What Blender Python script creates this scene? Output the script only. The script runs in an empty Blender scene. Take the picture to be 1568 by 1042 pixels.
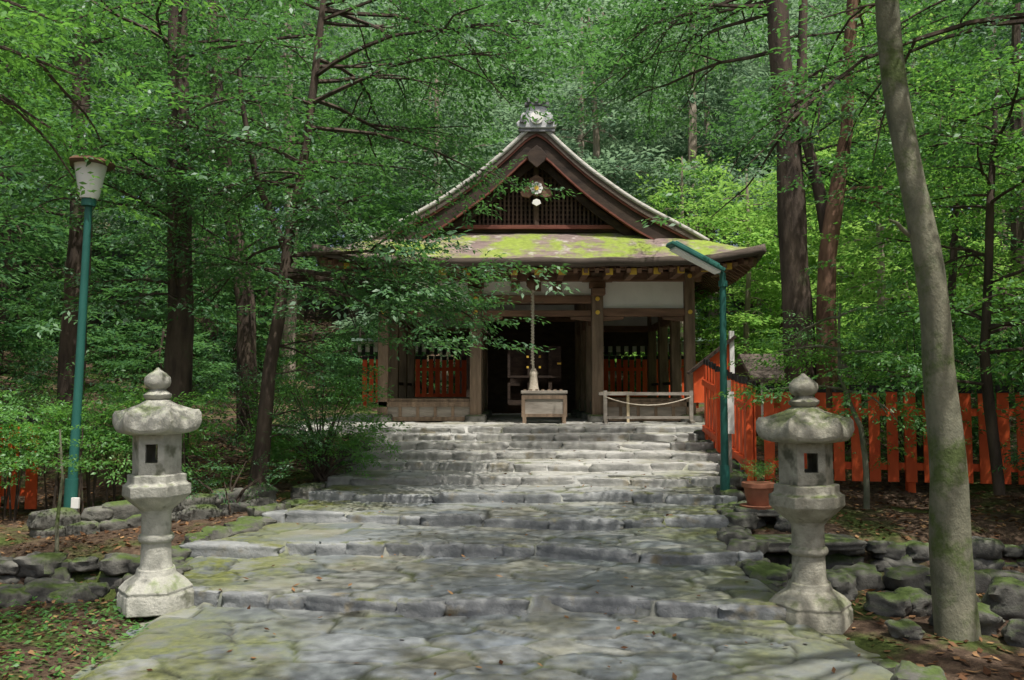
import bpy, math, random
import numpy as np
from mathutils import Vector, Matrix, noise
rng=np.random.default_rng(11); random.seed(11)
scene=bpy.context.scene
COL=scene.collection

# ------------------------------------------------------------------ materials
def _n(nt,t,**k):
    n=nt.nodes.new(t)
    for a,b in k.items(): setattr(n,a,b)
    return n
def ramp(nt,fac,stops):
    r=_n(nt,'ShaderNodeValToRGB'); e=r.color_ramp.elements
    while len(e)<len(stops): e.new(0.5)
    for i,(p,c) in enumerate(stops):
        e[i].position=p; e[i].color=(c[0],c[1],c[2],1) if len(c)==3 else c
    nt.links.new(fac,r.inputs[0]); return r.outputs[0]
def mixc(nt,fac,a,b,mode='MIX'):
    m=_n(nt,'ShaderNodeMix',data_type='RGBA',blend_type=mode)
    if isinstance(fac,(int,float)): m.inputs[0].default_value=fac
    else: nt.links.new(fac,m.inputs[0])
    for i,v in ((6,a),(7,b)):
        if isinstance(v,tuple): m.inputs[i].default_value=(*v[:3],1)
        else: nt.links.new(v,m.inputs[i])
    return m.outputs[2]
def math_(nt,op,a,b=0.0,c=None,clamp=False):
    m=_n(nt,'ShaderNodeMath',operation=op,use_clamp=clamp)
    for i,v in enumerate((a,b,c)):
        if v is None: continue
        if isinstance(v,(int,float)): m.inputs[i].default_value=v
        else: nt.links.new(v,m.inputs[i])
    return m.outputs[0]
def tex_noise(nt,scale,detail=5,stretch=(1,1,1),rough=0.6):
    tc=_n(nt,'ShaderNodeTexCoord'); mp=_n(nt,'ShaderNodeMapping')
    mp.inputs['Scale'].default_value=stretch
    nt.links.new(tc.outputs['Object'],mp.inputs[0])
    n=_n(nt,'ShaderNodeTexNoise'); n.inputs['Scale'].default_value=scale
    n.inputs['Detail'].default_value=detail; n.inputs['Roughness'].default_value=rough
    nt.links.new(mp.outputs[0],n.inputs['Vector']); return n.outputs[0]
def up_mask(nt,lo=0.3,hi=0.9):
    g=_n(nt,'ShaderNodeNewGeometry'); s=_n(nt,'ShaderNodeSeparateXYZ')
    nt.links.new(g.outputs['Normal'],s.inputs[0])
    m=_n(nt,'ShaderNodeMapRange'); m.inputs[1].default_value=lo; m.inputs[2].default_value=hi
    nt.links.new(s.outputs[2],m.inputs[0]); return m.outputs[0]
def mat(name,c1,c2,scale=6,stretch=(1,1,1),rough=0.8,bump=0.3,bscale=None,moss=None,metal=0.0,patch=None,bdist=0.02):
    m=bpy.data.materials.new(name); m.use_nodes=True; nt=m.node_tree
    b=nt.nodes['Principled BSDF']; b.inputs['Roughness'].default_value=rough; b.inputs['Metallic'].default_value=metal
    b.inputs['Specular IOR Level'].default_value=0.3
    n=tex_noise(nt,scale,4,stretch)
    col=ramp(nt,n,[(0.3,c1),(0.7,c2)])
    if patch:
        pc,ps,pt=patch
        pf=ramp(nt,tex_noise(nt,ps,3),[(pt,(0,0,0)),(pt+0.1,(1,1,1))])
        col=mixc(nt,pf,col,pc)
    if moss:
        mc,ms,mt,useup=moss
        mf=ramp(nt,tex_noise(nt,ms,5,rough=0.7),[(mt,(0,0,0)),(mt+0.12,(1,1,1))])
        if useup: mf=math_(nt,'MULTIPLY',mf,up_mask(nt),clamp=True)
        mcol=mixc(nt,tex_noise(nt,ms*9,2),tuple(v*0.5 for v in mc),tuple(v*1.5 for v in mc))
        col=mixc(nt,mf,col,mcol)
    nt.links.new(col,b.inputs['Base Color'])
    if bump>0:
        bn=_n(nt,'ShaderNodeBump'); bn.inputs['Strength'].default_value=bump; bn.inputs['Distance'].default_value=bdist
        nt.links.new(tex_noise(nt,bscale or scale*3,5,stretch,0.7),bn.inputs['Height'])
        nt.links.new(bn.outputs[0],b.inputs['Normal'])
    return m
def leafmat(name,stops,trans=0.4,tcol=(0.18,0.36,0.04),gloss=0.05,gr=0.5):
    m=bpy.data.materials.new(name); m.use_nodes=True; nt=m.node_tree
    nt.nodes.remove(nt.nodes['Principled BSDF'])
    at=_n(nt,'ShaderNodeAttribute',attribute_name='lv')
    col=ramp(nt,at.outputs['Fac'],stops); d=_n(nt,'ShaderNodeBsdfDiffuse'); nt.links.new(col,d.inputs[0])
    t=_n(nt,'ShaderNodeBsdfTranslucent'); nt.links.new(mixc(nt,0.6,col,tcol),t.inputs[0])
    mx=_n(nt,'ShaderNodeMixShader'); mx.inputs[0].default_value=trans
    nt.links.new(d.outputs[0],mx.inputs[1]); nt.links.new(t.outputs[0],mx.inputs[2]); out=mx.outputs[0]
    if gloss>0:
        gl=_n(nt,'ShaderNodeBsdfGlossy'); gl.inputs['Roughness'].default_value=gr; gl.inputs[0].default_value=(.7,.78,.75,1)
        m2=_n(nt,'ShaderNodeMixShader'); m2.inputs[0].default_value=gloss; nt.links.new(out,m2.inputs[1]); nt.links.new(gl.outputs[0],m2.inputs[2]); out=m2.outputs[0]
    nt.links.new(out,nt.nodes['Material Output'].inputs[0]); return m

M={}
M['leafA']=leafmat('leaf_dark',[(0.0,(0.026,0.072,0.038)),(0.5,(0.056,0.14,0.058)),(1,(0.13,0.26,0.095))],0.42,(0.16,0.42,0.06),.06)
M['leafB']=leafmat('leaf_bright',[(0.0,(0.04,0.125,0.032)),(0.5,(0.085,0.235,0.05)),(1,(0.17,0.36,0.08))],0.48,(0.25,0.56,0.07),.05)
M['leafC']=leafmat('leaf_distant_hazed',[(0.0,(0.10,0.18,0.12)),(0.5,(0.16,0.26,0.17)),(1,(0.25,0.37,0.23))],0.45,(0.33,0.51,0.28),0)  # paler greens paint distance haze into the leaf colour
M['leafY']=leafmat('leaf_young',[(0.0,(0.08,0.20,0.04)),(0.5,(0.15,0.33,0.065)),(1,(0.26,0.47,0.11))],0.5,(0.40,0.65,0.13),0)
M['leafD']=leafmat('leaf_forest',[(0.0,(0.028,0.078,0.038)),(0.5,(0.06,0.145,0.062)),(1,(0.135,0.26,0.10))],0.4,(0.16,0.38,0.08),0)
M['bark_dark']=mat('bark_dark',(0.03,0.022,0.018),(0.115,0.085,0.065),8,(1,1,0.25),0.9,0.8,moss=((0.07,0.09,0.04),2.2,0.6,False))
M['bark_red']=mat('bark_red',(0.08,0.042,0.03),(0.24,0.14,0.09),8,(1,1,0.3),0.9,0.7)
M['bark_grey']=mat('bark_grey',(0.11,0.115,0.08),(0.25,0.24,0.17),7,(1,1,0.6),0.85,0.6,bscale=30,moss=((0.09,0.12,0.04),3,0.5,False),patch=((0.29,0.28,0.23),6,0.60))
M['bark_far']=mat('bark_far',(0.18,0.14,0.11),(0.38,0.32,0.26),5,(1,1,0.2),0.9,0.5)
M['wood']=mat('wood_weathered',(0.10,0.072,0.05),(0.28,0.20,0.14),9,(1,1,0.15),0.75,0.35)
M['woodh']=mat('wood_beam',(0.11,0.063,0.042),(0.28,0.165,0.108),9,(0.15,1,1),0.75,0.35)
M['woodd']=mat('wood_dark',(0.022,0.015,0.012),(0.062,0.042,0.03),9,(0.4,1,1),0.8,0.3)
M['lattice']=mat('wood_lattice',(0.045,0.03,0.022),(0.12,0.08,0.055),9,(1,1,.3),0.8,0.3)
M['woodg']=mat('wood_grey',(0.19,0.165,0.14),(0.38,0.345,0.30),9,(0.2,1,1),0.85,0.3)
M['woodred']=mat('wood_redbrown',(0.11,0.034,0.024),(0.21,0.075,0.052),9,(0.2,1,1),0.7,0.2)
M['white']=mat('plaster_white',(0.76,0.75,0.72),(0.85,0.84,0.81),3,(1,1,1),0.9,0.05)
M['gold']=mat('gold_fitting',(0.75,0.48,0.06),(0.9,0.62,0.12),8,(1,1,1),0.45,0.05,metal=0.2)
M['bark_roof']=mat('roof_bark',(0.11,0.082,0.078),(0.27,0.21,0.19),5,(0.5,3.5,1),0.95,0.9,bscale=14,
    moss=((0.21,0.28,0.045),1.3,0.45,True),patch=((0.36,0.33,0.31),3,0.58))
M['roof_edge']=mat('roof_edge',(0.065,0.052,0.044),(0.18,0.145,0.12),7,(0.3,0.3,14),0.95,0.7)
M['roof_light']=mat('roof_edge_light',(0.32,0.31,0.28),(0.54,0.53,0.49),7,(0.5,1,6),0.9,0.5)
M['oni']=mat('tile_grey',(0.33,0.34,0.35),(0.6,0.61,0.62),9,(1,1,1),0.6,0.3)
M['onid']=mat('tile_dark',(0.08,0.085,0.09),(0.2,0.2,0.21),9,(1,1,1),0.6,0.3)
M['verm']=mat('vermilion_paint',(0.58,0.07,0.022),(0.78,0.135,0.036),5,(1,1,0.3),0.55,0.12)
M['black']=mat('black_cap',(0.012,0.012,0.013),(0.035,0.033,0.03),6,(1,1,1),0.6,0.1)
M['teal']=mat('painted_steel_teal',(0.02,0.10,0.085),(0.033,0.145,0.12),6,(1,1,0.4),0.45,0.05)
M['brownmetal']=mat('brown_metal',(0.09,0.045,0.028),(0.15,0.08,0.05),6,(1,1,1),0.5,0.05)
M['glass']=mat('milk_glass',(0.80,0.82,0.82),(0.86,0.87,0.87),3,(1,1,1),0.25,0.0)
M['lstone']=mat('lantern_granite',(0.30,0.30,0.26),(0.56,0.55,0.49),9,(1,1,1),0.9,0.6,bscale=45,
    moss=((0.17,0.22,0.085),4.5,0.48,True),patch=((0.17,0.175,0.13),5,0.58))
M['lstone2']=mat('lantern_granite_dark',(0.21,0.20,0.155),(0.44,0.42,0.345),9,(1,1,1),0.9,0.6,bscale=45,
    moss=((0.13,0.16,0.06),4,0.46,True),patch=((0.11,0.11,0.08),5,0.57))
M['rock']=mat('rock',(0.05,0.05,0.045),(0.18,0.175,0.155),5,(1,1,1),0.9,0.8,bscale=18,moss=((0.075,0.11,0.03),2.6,0.43,True))
M['kerb']=mat('kerb_stone',(0.13,0.14,0.145),(0.31,0.32,0.32),4,(1,1,1),0.8,0.7,bscale=22,moss=((0.13,0.14,0.05),1.6,0.52,True),patch=((0.2,0.175,0.12),3,0.6))
M['kerb_sun_tint']=mat('kerb_stone_pale',(0.20,0.20,0.19),(0.44,0.435,0.41),4,(1,1,1),0.8,0.7,bscale=22,patch=((0.26,0.235,0.18),3,0.6))  # lighter copy of the kerb stone, sunlight on upper steps put into its colour
M['terracotta']=mat('terracotta',(0.26,0.10,0.06),(0.4,0.17,0.10),6,(1,1,1),0.85,0.2)
M['rope']=mat('rope_hemp',(0.42,0.36,0.28),(0.66,0.6,0.5),20,(1,1,5),0.95,0.5)
M['cream']=mat('pale_wood',(0.5,0.4,0.25),(0.68,0.56,0.38),8,(0.2,1,1),0.7,0.1)
M['copper']=mat('copper_green_roof',(0.16,0.26,0.20),(0.30,0.42,0.34),4,(1,1,1),0.7,0.1)
M['litter']=leafmat('dead_leaves',[(0.0,(0.05,0.026,0.016)),(0.5,(0.15,0.08,0.045)),(1,(0.36,0.22,0.11))],0.1,(0.3,0.15,0.05),0)

# ------------------------------------------------------------------ mesh helpers
def new_obj(name,me,m=None,parent=None):
    o=bpy.data.objects.new(name,me); COL.objects.link(o)
    if m is not None: me.materials.append(m)
    if parent: o.parent=parent
    return o
def empty(name,parent=None):
    o=bpy.data.objects.new(name,None); COL.objects.link(o); o.empty_display_size=0.3
    if parent: o.parent=parent
    return o
def quad_mesh(name,v,f,lv=None,smooth=False):
    me=bpy.data.meshes.new(name); n=len(v); k=len(f)
    me.vertices.add(n); me.vertices.foreach_set('co',np.ascontiguousarray(v,dtype=np.float32).ravel())
    me.loops.add(4*k); me.loops.foreach_set('vertex_index',np.ascontiguousarray(f,dtype=np.int32).ravel())
    me.polygons.add(k); me.polygons.foreach_set('loop_start',np.arange(0,4*k,4,dtype=np.int32))
    me.update(calc_edges=True)
    if smooth: me.polygons.foreach_set('use_smooth',np.ones(k,dtype=bool))
    if lv is not None:
        for an,arr in (lv.items() if isinstance(lv,dict) else [('lv',lv)]):
            a=me.attributes.new(an,'FLOAT','POINT'); a.data.foreach_set('value',np.asarray(arr,dtype=np.float32))
    return me
class Geo:
    def __init__(s): s.v=[]; s.f=[]; s.n=0
    def add(s,v,f):
        v=np.asarray(v,float).reshape(-1,3); s.v.append(v)
        n=s.n; s.f+=[tuple(int(i)+n for i in q) for q in f]; s.n+=len(v); return s
    def box(s,x0,x1,y0,y1,z0,z1):
        v=[(x,y,z) for z in (z0,z1) for y in (y0,y1) for x in (x0,x1)]
        return s.add(v,[(0,2,3,1),(4,5,7,6),(0,1,5,4),(2,6,7,3),(0,4,6,2),(1,3,7,5)])
    def beam(s,a,b,w,h):
        a=Vector(a);b=Vector(b);d=(b-a).normalized(); up=Vector((0,0,1))
        if abs(d.z)>0.98: up=Vector((0,1,0))
        r=d.cross(up).normalized(); u=r.cross(d).normalized()
        v=[p+r*sx*w/2+u*sz*h/2 for p in (a,b) for sx,sz in ((-1,-1),(1,-1),(1,1),(-1,1))]
        return s.add([tuple(q) for q in v],[(3,2,1,0),(4,5,6,7),(0,1,5,4),(1,2,6,5),(2,3,7,6),(3,0,4,7)])
    def tube(s,pts,rad,n=8,wob=0.0):
        pts=[Vector(p) for p in pts]; V=[];F=[]; prev=None
        for i,p in enumerate(pts):
            d=(pts[min(i+1,len(pts)-1)]-pts[max(i-1,0)]).normalized()
            ref=prev if prev is not None else (Vector((1,0,0)) if abs(d.x)<0.9 else Vector((0,1,0)))
            r=(ref-d*ref.dot(d)).normalized(); u=d.cross(r); prev=r
            for k in range(n):
                a=2*math.pi*k/n; rr=rad[i]
                if wob: rr*=1+wob*noise.noise(Vector((p.x*2+math.cos(a)*1.3,p.y*2+math.sin(a)*1.3,p.z*1.1)))
                V.append(tuple(p+(r*math.cos(a)+u*math.sin(a))*rr))
        for i in range(len(pts)-1):
            for k in range(n):
                k2=(k+1)%n; F.append((i*n+k,i*n+k2,(i+1)*n+k2,(i+1)*n+k))
        F.append(tuple(range(n-1,-1,-1))); F.append(tuple((len(pts)-1)*n+k for k in range(n)))
        return s.add(V,F)
    def rings(s,rings):
        n=len(rings[0]); V=[p for r in rings for p in r]; F=[]
        for i in range(len(rings)-1):
            for k in range(n):
                k2=(k+1)%n; F.append((i*n+k,i*n+k2,(i+1)*n+k2,(i+1)*n+k))
        F.append(tuple(range(n-1,-1,-1))); F.append(tuple((len(rings)-1)*n+k for k in range(n)))
        return s.add(V,F)
    def plate(s,poly,y0,y1):
        n=len(poly); V=[(x,y0,z) for x,z in poly]+[(x,y1,z) for x,z in poly]
        F=[tuple(range(n)),tuple(range(2*n-1,n-1,-1))]+[(i,i+n,(i+1)%n+n,(i+1)%n) for i in range(n)]
        return s.add(V,F)
    def obj(s,name,m,parent=None,smooth=False,bevel=0.0):
        me=bpy.data.meshes.new(name); me.from_pydata(np.concatenate(s.v).tolist(),[],s.f); me.update()
        if smooth:
            me.polygons.foreach_set('use_smooth',np.ones(len(me.polygons),dtype=bool))
            try: me.set_sharp_from_angle(angle=math.radians(50))
            except Exception: pass
        o=new_obj(name,me,m,parent)
        if bevel: 
            b=o.modifiers.new('b','BEVEL'); b.width=bevel; b.segments=2; b.limit_method='ANGLE'
        return o
def _cubesphere(n):
    V=[];F=[];idx={}
    def vid(p):
        k=tuple(round(c,4) for c in p)
        if k not in idx: idx[k]=len(V); V.append(k)
        return idx[k]
    for ax in range(3):
        for sg in (-1,1):
            for i in range(n):
                for j in range(n):
                    q=[]
                    for a,b in ((i,j),(i+1,j),(i+1,j+1),(i,j+1)):
                        p=[0,0,0]; p[ax]=sg; p[(ax+1)%3]=-1+2*a/n; p[(ax+2)%3]=-1+2*b/n; q.append(vid(p))
                    if sg<0: q.reverse()
                    F.append(tuple(q))
    return np.array(V,float),F
CS5=_cubesphere(6); CS8=_cubesphere(9)
def stone(g,c,size,yaw=0,power=4,amp=0.1,seed=0,hi=False,tilt=0):
    V,F=(CS8 if hi else CS5)
    v=V.copy(); nrm=(np.abs(v)**power).sum(1)**(1/power); v=v/nrm[:,None]
    off=np.array([noise.noise(Vector((p[0]*1.3+seed*7.1,p[1]*1.3-seed*3.3,p[2]*1.3+seed)))+0.5*noise.noise(Vector((p[0]*3.2+seed*7.1,p[1]*3.2,p[2]*3.2+seed))) for p in v])
    v=v*(1+amp*off)[:,None]*np.array(size)/2
    cy,sy=math.cos(yaw),math.sin(yaw); x=v[:,0]*cy-v[:,1]*sy; y=v[:,0]*sy+v[:,1]*cy; z=v[:,2]+x*tilt
    g.add(np.stack([x+c[0],y+c[1],z+c[2]],1),F)

# ------------------------------------------------------------------ terrain profile
YN=[6.4,7.9,9.1,10.2,11.15,12.0,12.75,13.4,14.0,14.6]
def skew(i,x): return -0.13*(x+0.8)*max(0,1-i/6.5)+0.09*np.sin(x*1.3+i*2.1)+0.04*np.sin(x*3.7+i)
def stair_z(x,y):
    z=np.zeros_like(x)
    for i,Y in enumerate(YN): z=z+0.1*(y>Y+skew(i,x))
    return z
def base_z(y): return np.interp(y,[0,5.7,6.4]+YN[1:]+[27,40,60,120,400],[0,0,0.0]+[0.1*i for i in range(1,10)]+[1.0,3.2,8,16,20])
def smooth(a,b,x):
    t=np.clip((x-a)/(b-a),0,1); return t*t*(3-2*t)
def vnoise(x,y,s,seed=0):
    r=np.zeros_like(x)
    k=np.random.default_rng(seed)
    for o in range(5):
        a=k.uniform(0,6.28,2); d=k.uniform(0.7,1.6,2)*s*(1.6**o)
        th=k.uniform(0,6.28); u=x*math.cos(th)+y*math.sin(th); v=-x*math.sin(th)+y*math.cos(th)
        r+=np.sin(u*d[0]+a[0])*np.sin(v*d[1]+a[1])/(1.5**o)
    return r
XL=([-20,5.4,6.2,8,9,10.8,13,14.3,14.5,24,24.2],[-2.5,-2.5,-2.6,-3.0,-2.65,-2.4,-2.3,-2.4,-4.4,-4.4,-4.4])
XR=([-20,5,6.4,8,9,10.5,11.5,14.3,14.6,24,24.2],[2.5,2.25,2.05,2.05,2.25,2.5,2.95,3.1,4.4,4.4,4.4])
def xl(y): return np.interp(y,*XL)
def xr(y): return np.interp(y,*XR)
def ground_z(x,y):
    x=np.asarray(x,float); y=np.asarray(y,float)
    z=base_z(y)-0.07
    out=np.maximum(np.maximum(xl(y)-x,x-xr(y)),0)
    z=z+0.06*smooth(0,0.5,out)+0.05*vnoise(x,y,1.1,3)*smooth(0.2,2,out)
    z=z+np.maximum(-x-5.5,0)**1.15*0.11+np.maximum(x-5.0,0)**1.15*0.10
    z=z-0.6*np.exp(-((y-7.45-0.05*(x+3))/0.42)**2)*smooth(0.1,0.5,out)*(x<0)
    z=z-0.6*np.exp(-((y-7.9+0.05*(x-2))/0.5)**2)*smooth(0.1,0.5,out)*(x>0)
    z=z+0.5*vnoise(x,y,0.12,9)*smooth(10,30,out)
    return z
gx=np.concatenate([np.linspace(-400,-32,16)[:-1],np.arange(-32,-8,0.6),np.arange(-8,8,0.14),np.arange(8,32,0.6),np.linspace(32,400,16)])
gy=np.concatenate([np.linspace(-400,-14,14)[:-1],np.arange(-14,2,0.6),np.arange(2,17,0.13),np.arange(17,60,0.7),np.linspace(60,500,18)])
GX,GY=np.meshgrid(gx,gy); GZ=ground_z(GX,GY)
nx,ny=len(gx),len(gy); I=np.arange(nx*ny).reshape(ny,nx)
F=np.stack([I[:-1,:-1],I[:-1,1:],I[1:,1:],I[1:,:-1]],-1).reshape(-1,4)
m=bpy.data.materials.new('forest_floor'); m.use_nodes=True; nt=m.node_tree; b=nt.nodes['Principled BSDF']; b.inputs['Roughness'].default_value=0.95; b.inputs['Specular IOR Level'].default_value=0.1
c=ramp(nt,tex_noise(nt,9,6,rough=0.75),[(0.3,(0.04,0.027,0.02)),(0.5,(0.10,0.068,0.048)),(0.68,(0.2,0.14,0.095))])
c=mixc(nt,ramp(nt,tex_noise(nt,1.1,5),[(0.5,(0,0,0)),(0.6,(1,1,1))]),c,ramp(nt,tex_noise(nt,30,3),[(0.3,(0.045,0.065,0.018)),(0.7,(0.12,0.155,0.045))]))
nt.links.new(c,b.inputs['Base Color']); bn=_n(nt,'ShaderNodeBump'); bn.inputs['Strength'].default_value=0.9; bn.inputs['Distance'].default_value=0.04
nt.links.new(tex_noise(nt,25,5,rough=0.75),bn.inputs['Height']); nt.links.new(bn.outputs[0],b.inputs['Normal'])
new_obj('ground',quad_mesh('ground',np.stack([GX,GY,GZ],-1).reshape(-1,3),F,smooth=True),m)

# ------------------------------------------------------------------ paving with flagstones
px=np.arange(-4.5,4.5,0.026); py=np.concatenate([np.arange(1.5,15.6,0.026),np.arange(15.6,23.6,0.15)])
PX,PY=np.meshgrid(px,py); sh=PX.shape
wx=PX+0.09*vnoise(PX,PY,2.6,21); wy=(PY+0.06*vnoise(PX,PY,2.8,22))*1.7
seeds=[]
k=0
while len(seeds)<1150 and k<30000:
    k+=1; p=np.array([rng.uniform(-5,5),rng.uniform(1,25)*1.7]); rad=0.10 if (rng.random()<.5) else .34
    if not seeds or (((np.array(seeds)-p)**2).sum(1)).min()>rad: seeds.append(p)
S=np.array(seeds); flat=np.stack([wx.ravel(),wy.ravel()],1)
d1=np.full(len(flat),9e9); d2=d1.copy(); i1=np.zeros(len(flat),int); i2=np.zeros(len(flat),int)
rowy=wy.mean(1)
W=sh[1]
for j,s in enumerate(S):
    rows=np.nonzero(np.abs(rowy-s[1])<2.3)[0]
    if not len(rows): continue
    a,bb=rows[0]*W,(rows[-1]+1)*W
    idx=a+np.nonzero((np.abs(flat[a:bb,1]-s[1])<1.5)&(np.abs(flat[a:bb,0]-s[0])<1.5))[0]
    d=np.hypot(flat[idx,0]-s[0],flat[idx,1]-s[1])
    c1=d<d1[idx]; ii=idx[c1]; d2[ii]=d1[ii]; i2[ii]=i1[ii]; d1[ii]=d[c1]; i1[ii]=j
    c2=(~c1)&(d<d2[idx]); ii=idx[c2]; d2[ii]=d[c2]; i2[ii]=j
sep=np.hypot(S[i1,0]-S[i2,0],S[i1,1]-S[i2,1])+1e-6
edge=((d2**2-d1**2)/(2*sep)).reshape(sh)+0.004*vnoise(PX,PY,9,77)
hv=rng.uniform(-1,1,len(S)); cv=rng.uniform(0,1,len(S)); tx=rng.uniform(-1,1,(len(S),2))
cell=i1.reshape(sh)
joint=1-smooth(0.006,0.03,edge)
PZ=stair_z(PX,PY)+0.009*hv[cell]+0.018*(tx[cell,0]*(wx-S[cell,0])+tx[cell,1]*(wy-S[cell,1]))-0.015*joint+0.005*vnoise(PX,PY,5,4)
crown_edge=np.minimum(PX-xl(PY),xr(PY)-PX)
PZ-=0.06*(1-smooth(-0.02,0.12,crown_edge))
I=np.arange(sh[0]*sh[1]).reshape(sh)
F=np.stack([I[:-1,:-1],I[:-1,1:],I[1:,1:],I[1:,:-1]],-1)
keep=(crown_edge[:-1,:-1]>-0.12)
mossm=np.clip(1-smooth(0.0,1.2,crown_edge+0.35*vnoise(PX,PY,1.5,8)),0,1)*(1-.5*smooth(10,12,PY))
pale=smooth(9.5,12,PY)  # painted sunlight: upper steps get a lighter stone colour as if sunlit
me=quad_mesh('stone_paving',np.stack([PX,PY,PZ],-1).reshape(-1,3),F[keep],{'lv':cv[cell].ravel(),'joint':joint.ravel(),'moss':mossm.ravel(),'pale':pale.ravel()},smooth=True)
m=bpy.data.materials.new('flagstone'); m.use_nodes=True; nt=m.node_tree; b=nt.nodes['Principled BSDF']; b.inputs['Roughness'].default_value=0.55; b.inputs['Specular IOR Level'].default_value=0.35
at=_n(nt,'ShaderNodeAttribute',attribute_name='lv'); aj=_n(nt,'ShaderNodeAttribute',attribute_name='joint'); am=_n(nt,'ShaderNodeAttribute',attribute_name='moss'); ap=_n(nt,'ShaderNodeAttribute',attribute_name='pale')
c=ramp(nt,at.outputs['Fac'],[(0,(0.15,0.17,0.18)),(0.35,(0.21,0.23,0.24)),(0.6,(0.27,0.275,0.25)),(0.8,(0.19,0.215,0.245)),(1,(0.34,0.35,0.34))])
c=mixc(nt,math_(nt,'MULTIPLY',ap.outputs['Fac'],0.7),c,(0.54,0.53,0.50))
c=mixc(nt,0.6,c,ramp(nt,tex_noise(nt,7,7,rough=0.78),[(0.3,(0.35,0.35,0.35)),(0.7,(1.15,1.15,1.12))]),'MULTIPLY')
c=mixc(nt,ramp(nt,tex_noise(nt,1.3,5,rough=0.7),[(0.48,(0,0,0)),(0.64,(0.6,0.6,0.6))]),c,(0.17,0.16,0.09))
mf=math_(nt,'MULTIPLY',am.outputs['Fac'],ramp(nt,tex_noise(nt,3.5,5,rough=0.7),[(0.38,(0,0,0)),(0.55,(1,1,1))]))
c=mixc(nt,mf,c,ramp(nt,tex_noise(nt,20,3),[(0.35,(0.09,0.105,0.03)),(0.65,(0.18,0.195,0.06))]))
c=mixc(nt,math_(nt,'MULTIPLY',aj.outputs['Fac'],0.85),c,ramp(nt,tex_noise(nt,2.5,3),[(0.45,(0.035,0.037,0.028)),(0.62,(0.09,0.11,0.035))]))
nt.links.new(c,b.inputs['Base Color']); bn=_n(nt,'ShaderNodeBump'); bn.inputs['Strength'].default_value=0.7; bn.inputs['Distance'].default_value=0.014
nt.links.new(tex_noise(nt,14,6,rough=0.72),bn.inputs['Height']); nt.links.new(bn.outputs[0],b.inputs['Normal'])
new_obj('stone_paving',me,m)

root=empty('step_kerbstones')
for lo_,hi_,mk,nm in ((0,4,'kerb','lower_kerbs'),(4,10,'kerb_sun_tint','upper_kerbs')):
    g=Geo()
    for i in range(lo_,hi_):
        Y=YN[i]
        xs=float(xl(Y))-0.05; xe=float(xr(Y))+0.05
        if i==9: xs,xe=-4.2,4.0
        x=xs; k=0
        while x<xe:
            L=random.uniform(0.22,0.95); L=min(L,xe-x+0.1); cx=x+L/2
            yy=Y+float(skew(i,np.array(cx)))
            sl=float(skew(i,np.array(cx+0.1))-skew(i,np.array(cx-0.1)))/0.2
            dp=random.uniform(0.13,0.24); hh=0.16
            stone(g,(cx,yy+dp/2-0.045+random.uniform(-0.03,0.025),0.1*(i+1)-hh/2+0.004+random.uniform(-0.018,0.010)),(L*1.0,dp,hh),math.atan(sl)+random.uniform(-0.06,0.06),8,0.14,i*50+k,True,random.uniform(-0.025,0.025))
            x+=L*0.985; k+=1
    g.obj(nm,M[mk],root,smooth=True)

# border rocks
g=Geo(); k=0
y=4.6
while y<14.4:
    for side in (-1,1):
        if side<0 and y<6.9: continue
        e=float(xl(y)) if side<0 else float(xr(y))
        s=random.uniform(0.12,0.3); zz=float(stair_z(np.array(e),np.array(y)))
        if side>0 and 5.3<y<6.6: continue
        stone(g,(e+side*random.uniform(0.0,0.14),y,zz-0.045+s*0.03),(s*random.uniform(0.9,1.5),s*random.uniform(0.9,1.5),s*0.7),random.uniform(0,3),4,0.35,k); k+=1
    y+=random.uniform(0.18,0.32)
for side,ylo,yhi in ((-1,7.0,7.95),(1,7.4,8.5)):
    for row in (ylo,yhi):
        x=2.2 if side>0 else 3.0
        while x<7.5:
            s=random.uniform(0.14,0.32); X=x*side
            yy=row+(-0.05*(X-2) if side>0 else 0.05*(X+3))
            for lv in range(3):
                stone(g,(X+random.uniform(-.06,.06),yy+random.uniform(-.05,.05),float(base_z(yy))-0.07-0.15*lv+random.uniform(-.03,.03)),(s*1.3,s,s*0.7),random.uniform(-.4,.4),4,0.3,k); k+=1
            x+=s*1.05
for (X,Y,s) in [(2.75,6.35,.24),(2.95,6.4,.26),(3.1,5.95,.30),(3.35,5.6,.26),(2.6,5.75,.16),(2.55,6.8,.3),(2.4,7.1,.3),(3.3,6.4,.22),(3.6,6.2,.36),(3.8,5.4,.36),
                (2.5,9.2,.26),(2.75,9.4,.22),(2.9,9.0,.26),(2.6,9.8,.24),(3.1,9.7,.2),(-3.5,6.9,.26),(-3.9,6.8,.24)]:
    stone(g,(X,Y,float(ground_z(X,Y))+s*0.2),(s*1.25,s,s*0.75),random.uniform(0,3),3.2,0.3,k,True); k+=1
g.obj('border_rocks',M['rock'],smooth=True)
g=Geo(); stone(g,(2.75,8.25,0.16),(1.1,0.45,0.10),0.1,9,0.07,4,True); stone(g,(2.75,9.15,0.34),(0.75,0.4,0.09),-0.15,9,0.07,9,True)
g.obj('stone_slab',M['rock'],smooth=True)
g=Geo()
for r in range(2):
    t=0
    while t<1:
        X=-4.6+t*1.75; Y=8.6+t*1.4+0.1*r; s=random.uniform(.18,.34)
        stone(g,(X,Y,float(ground_z(X,Y))+0.03+0.12*r),(s*1.4,s*.8,s*.65),0.6+random.uniform(-.3,.3),4,0.25,k); k+=1; t+=s*0.55
g.obj('mossy_stone_wall',M['rock'],smooth=True)

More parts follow.
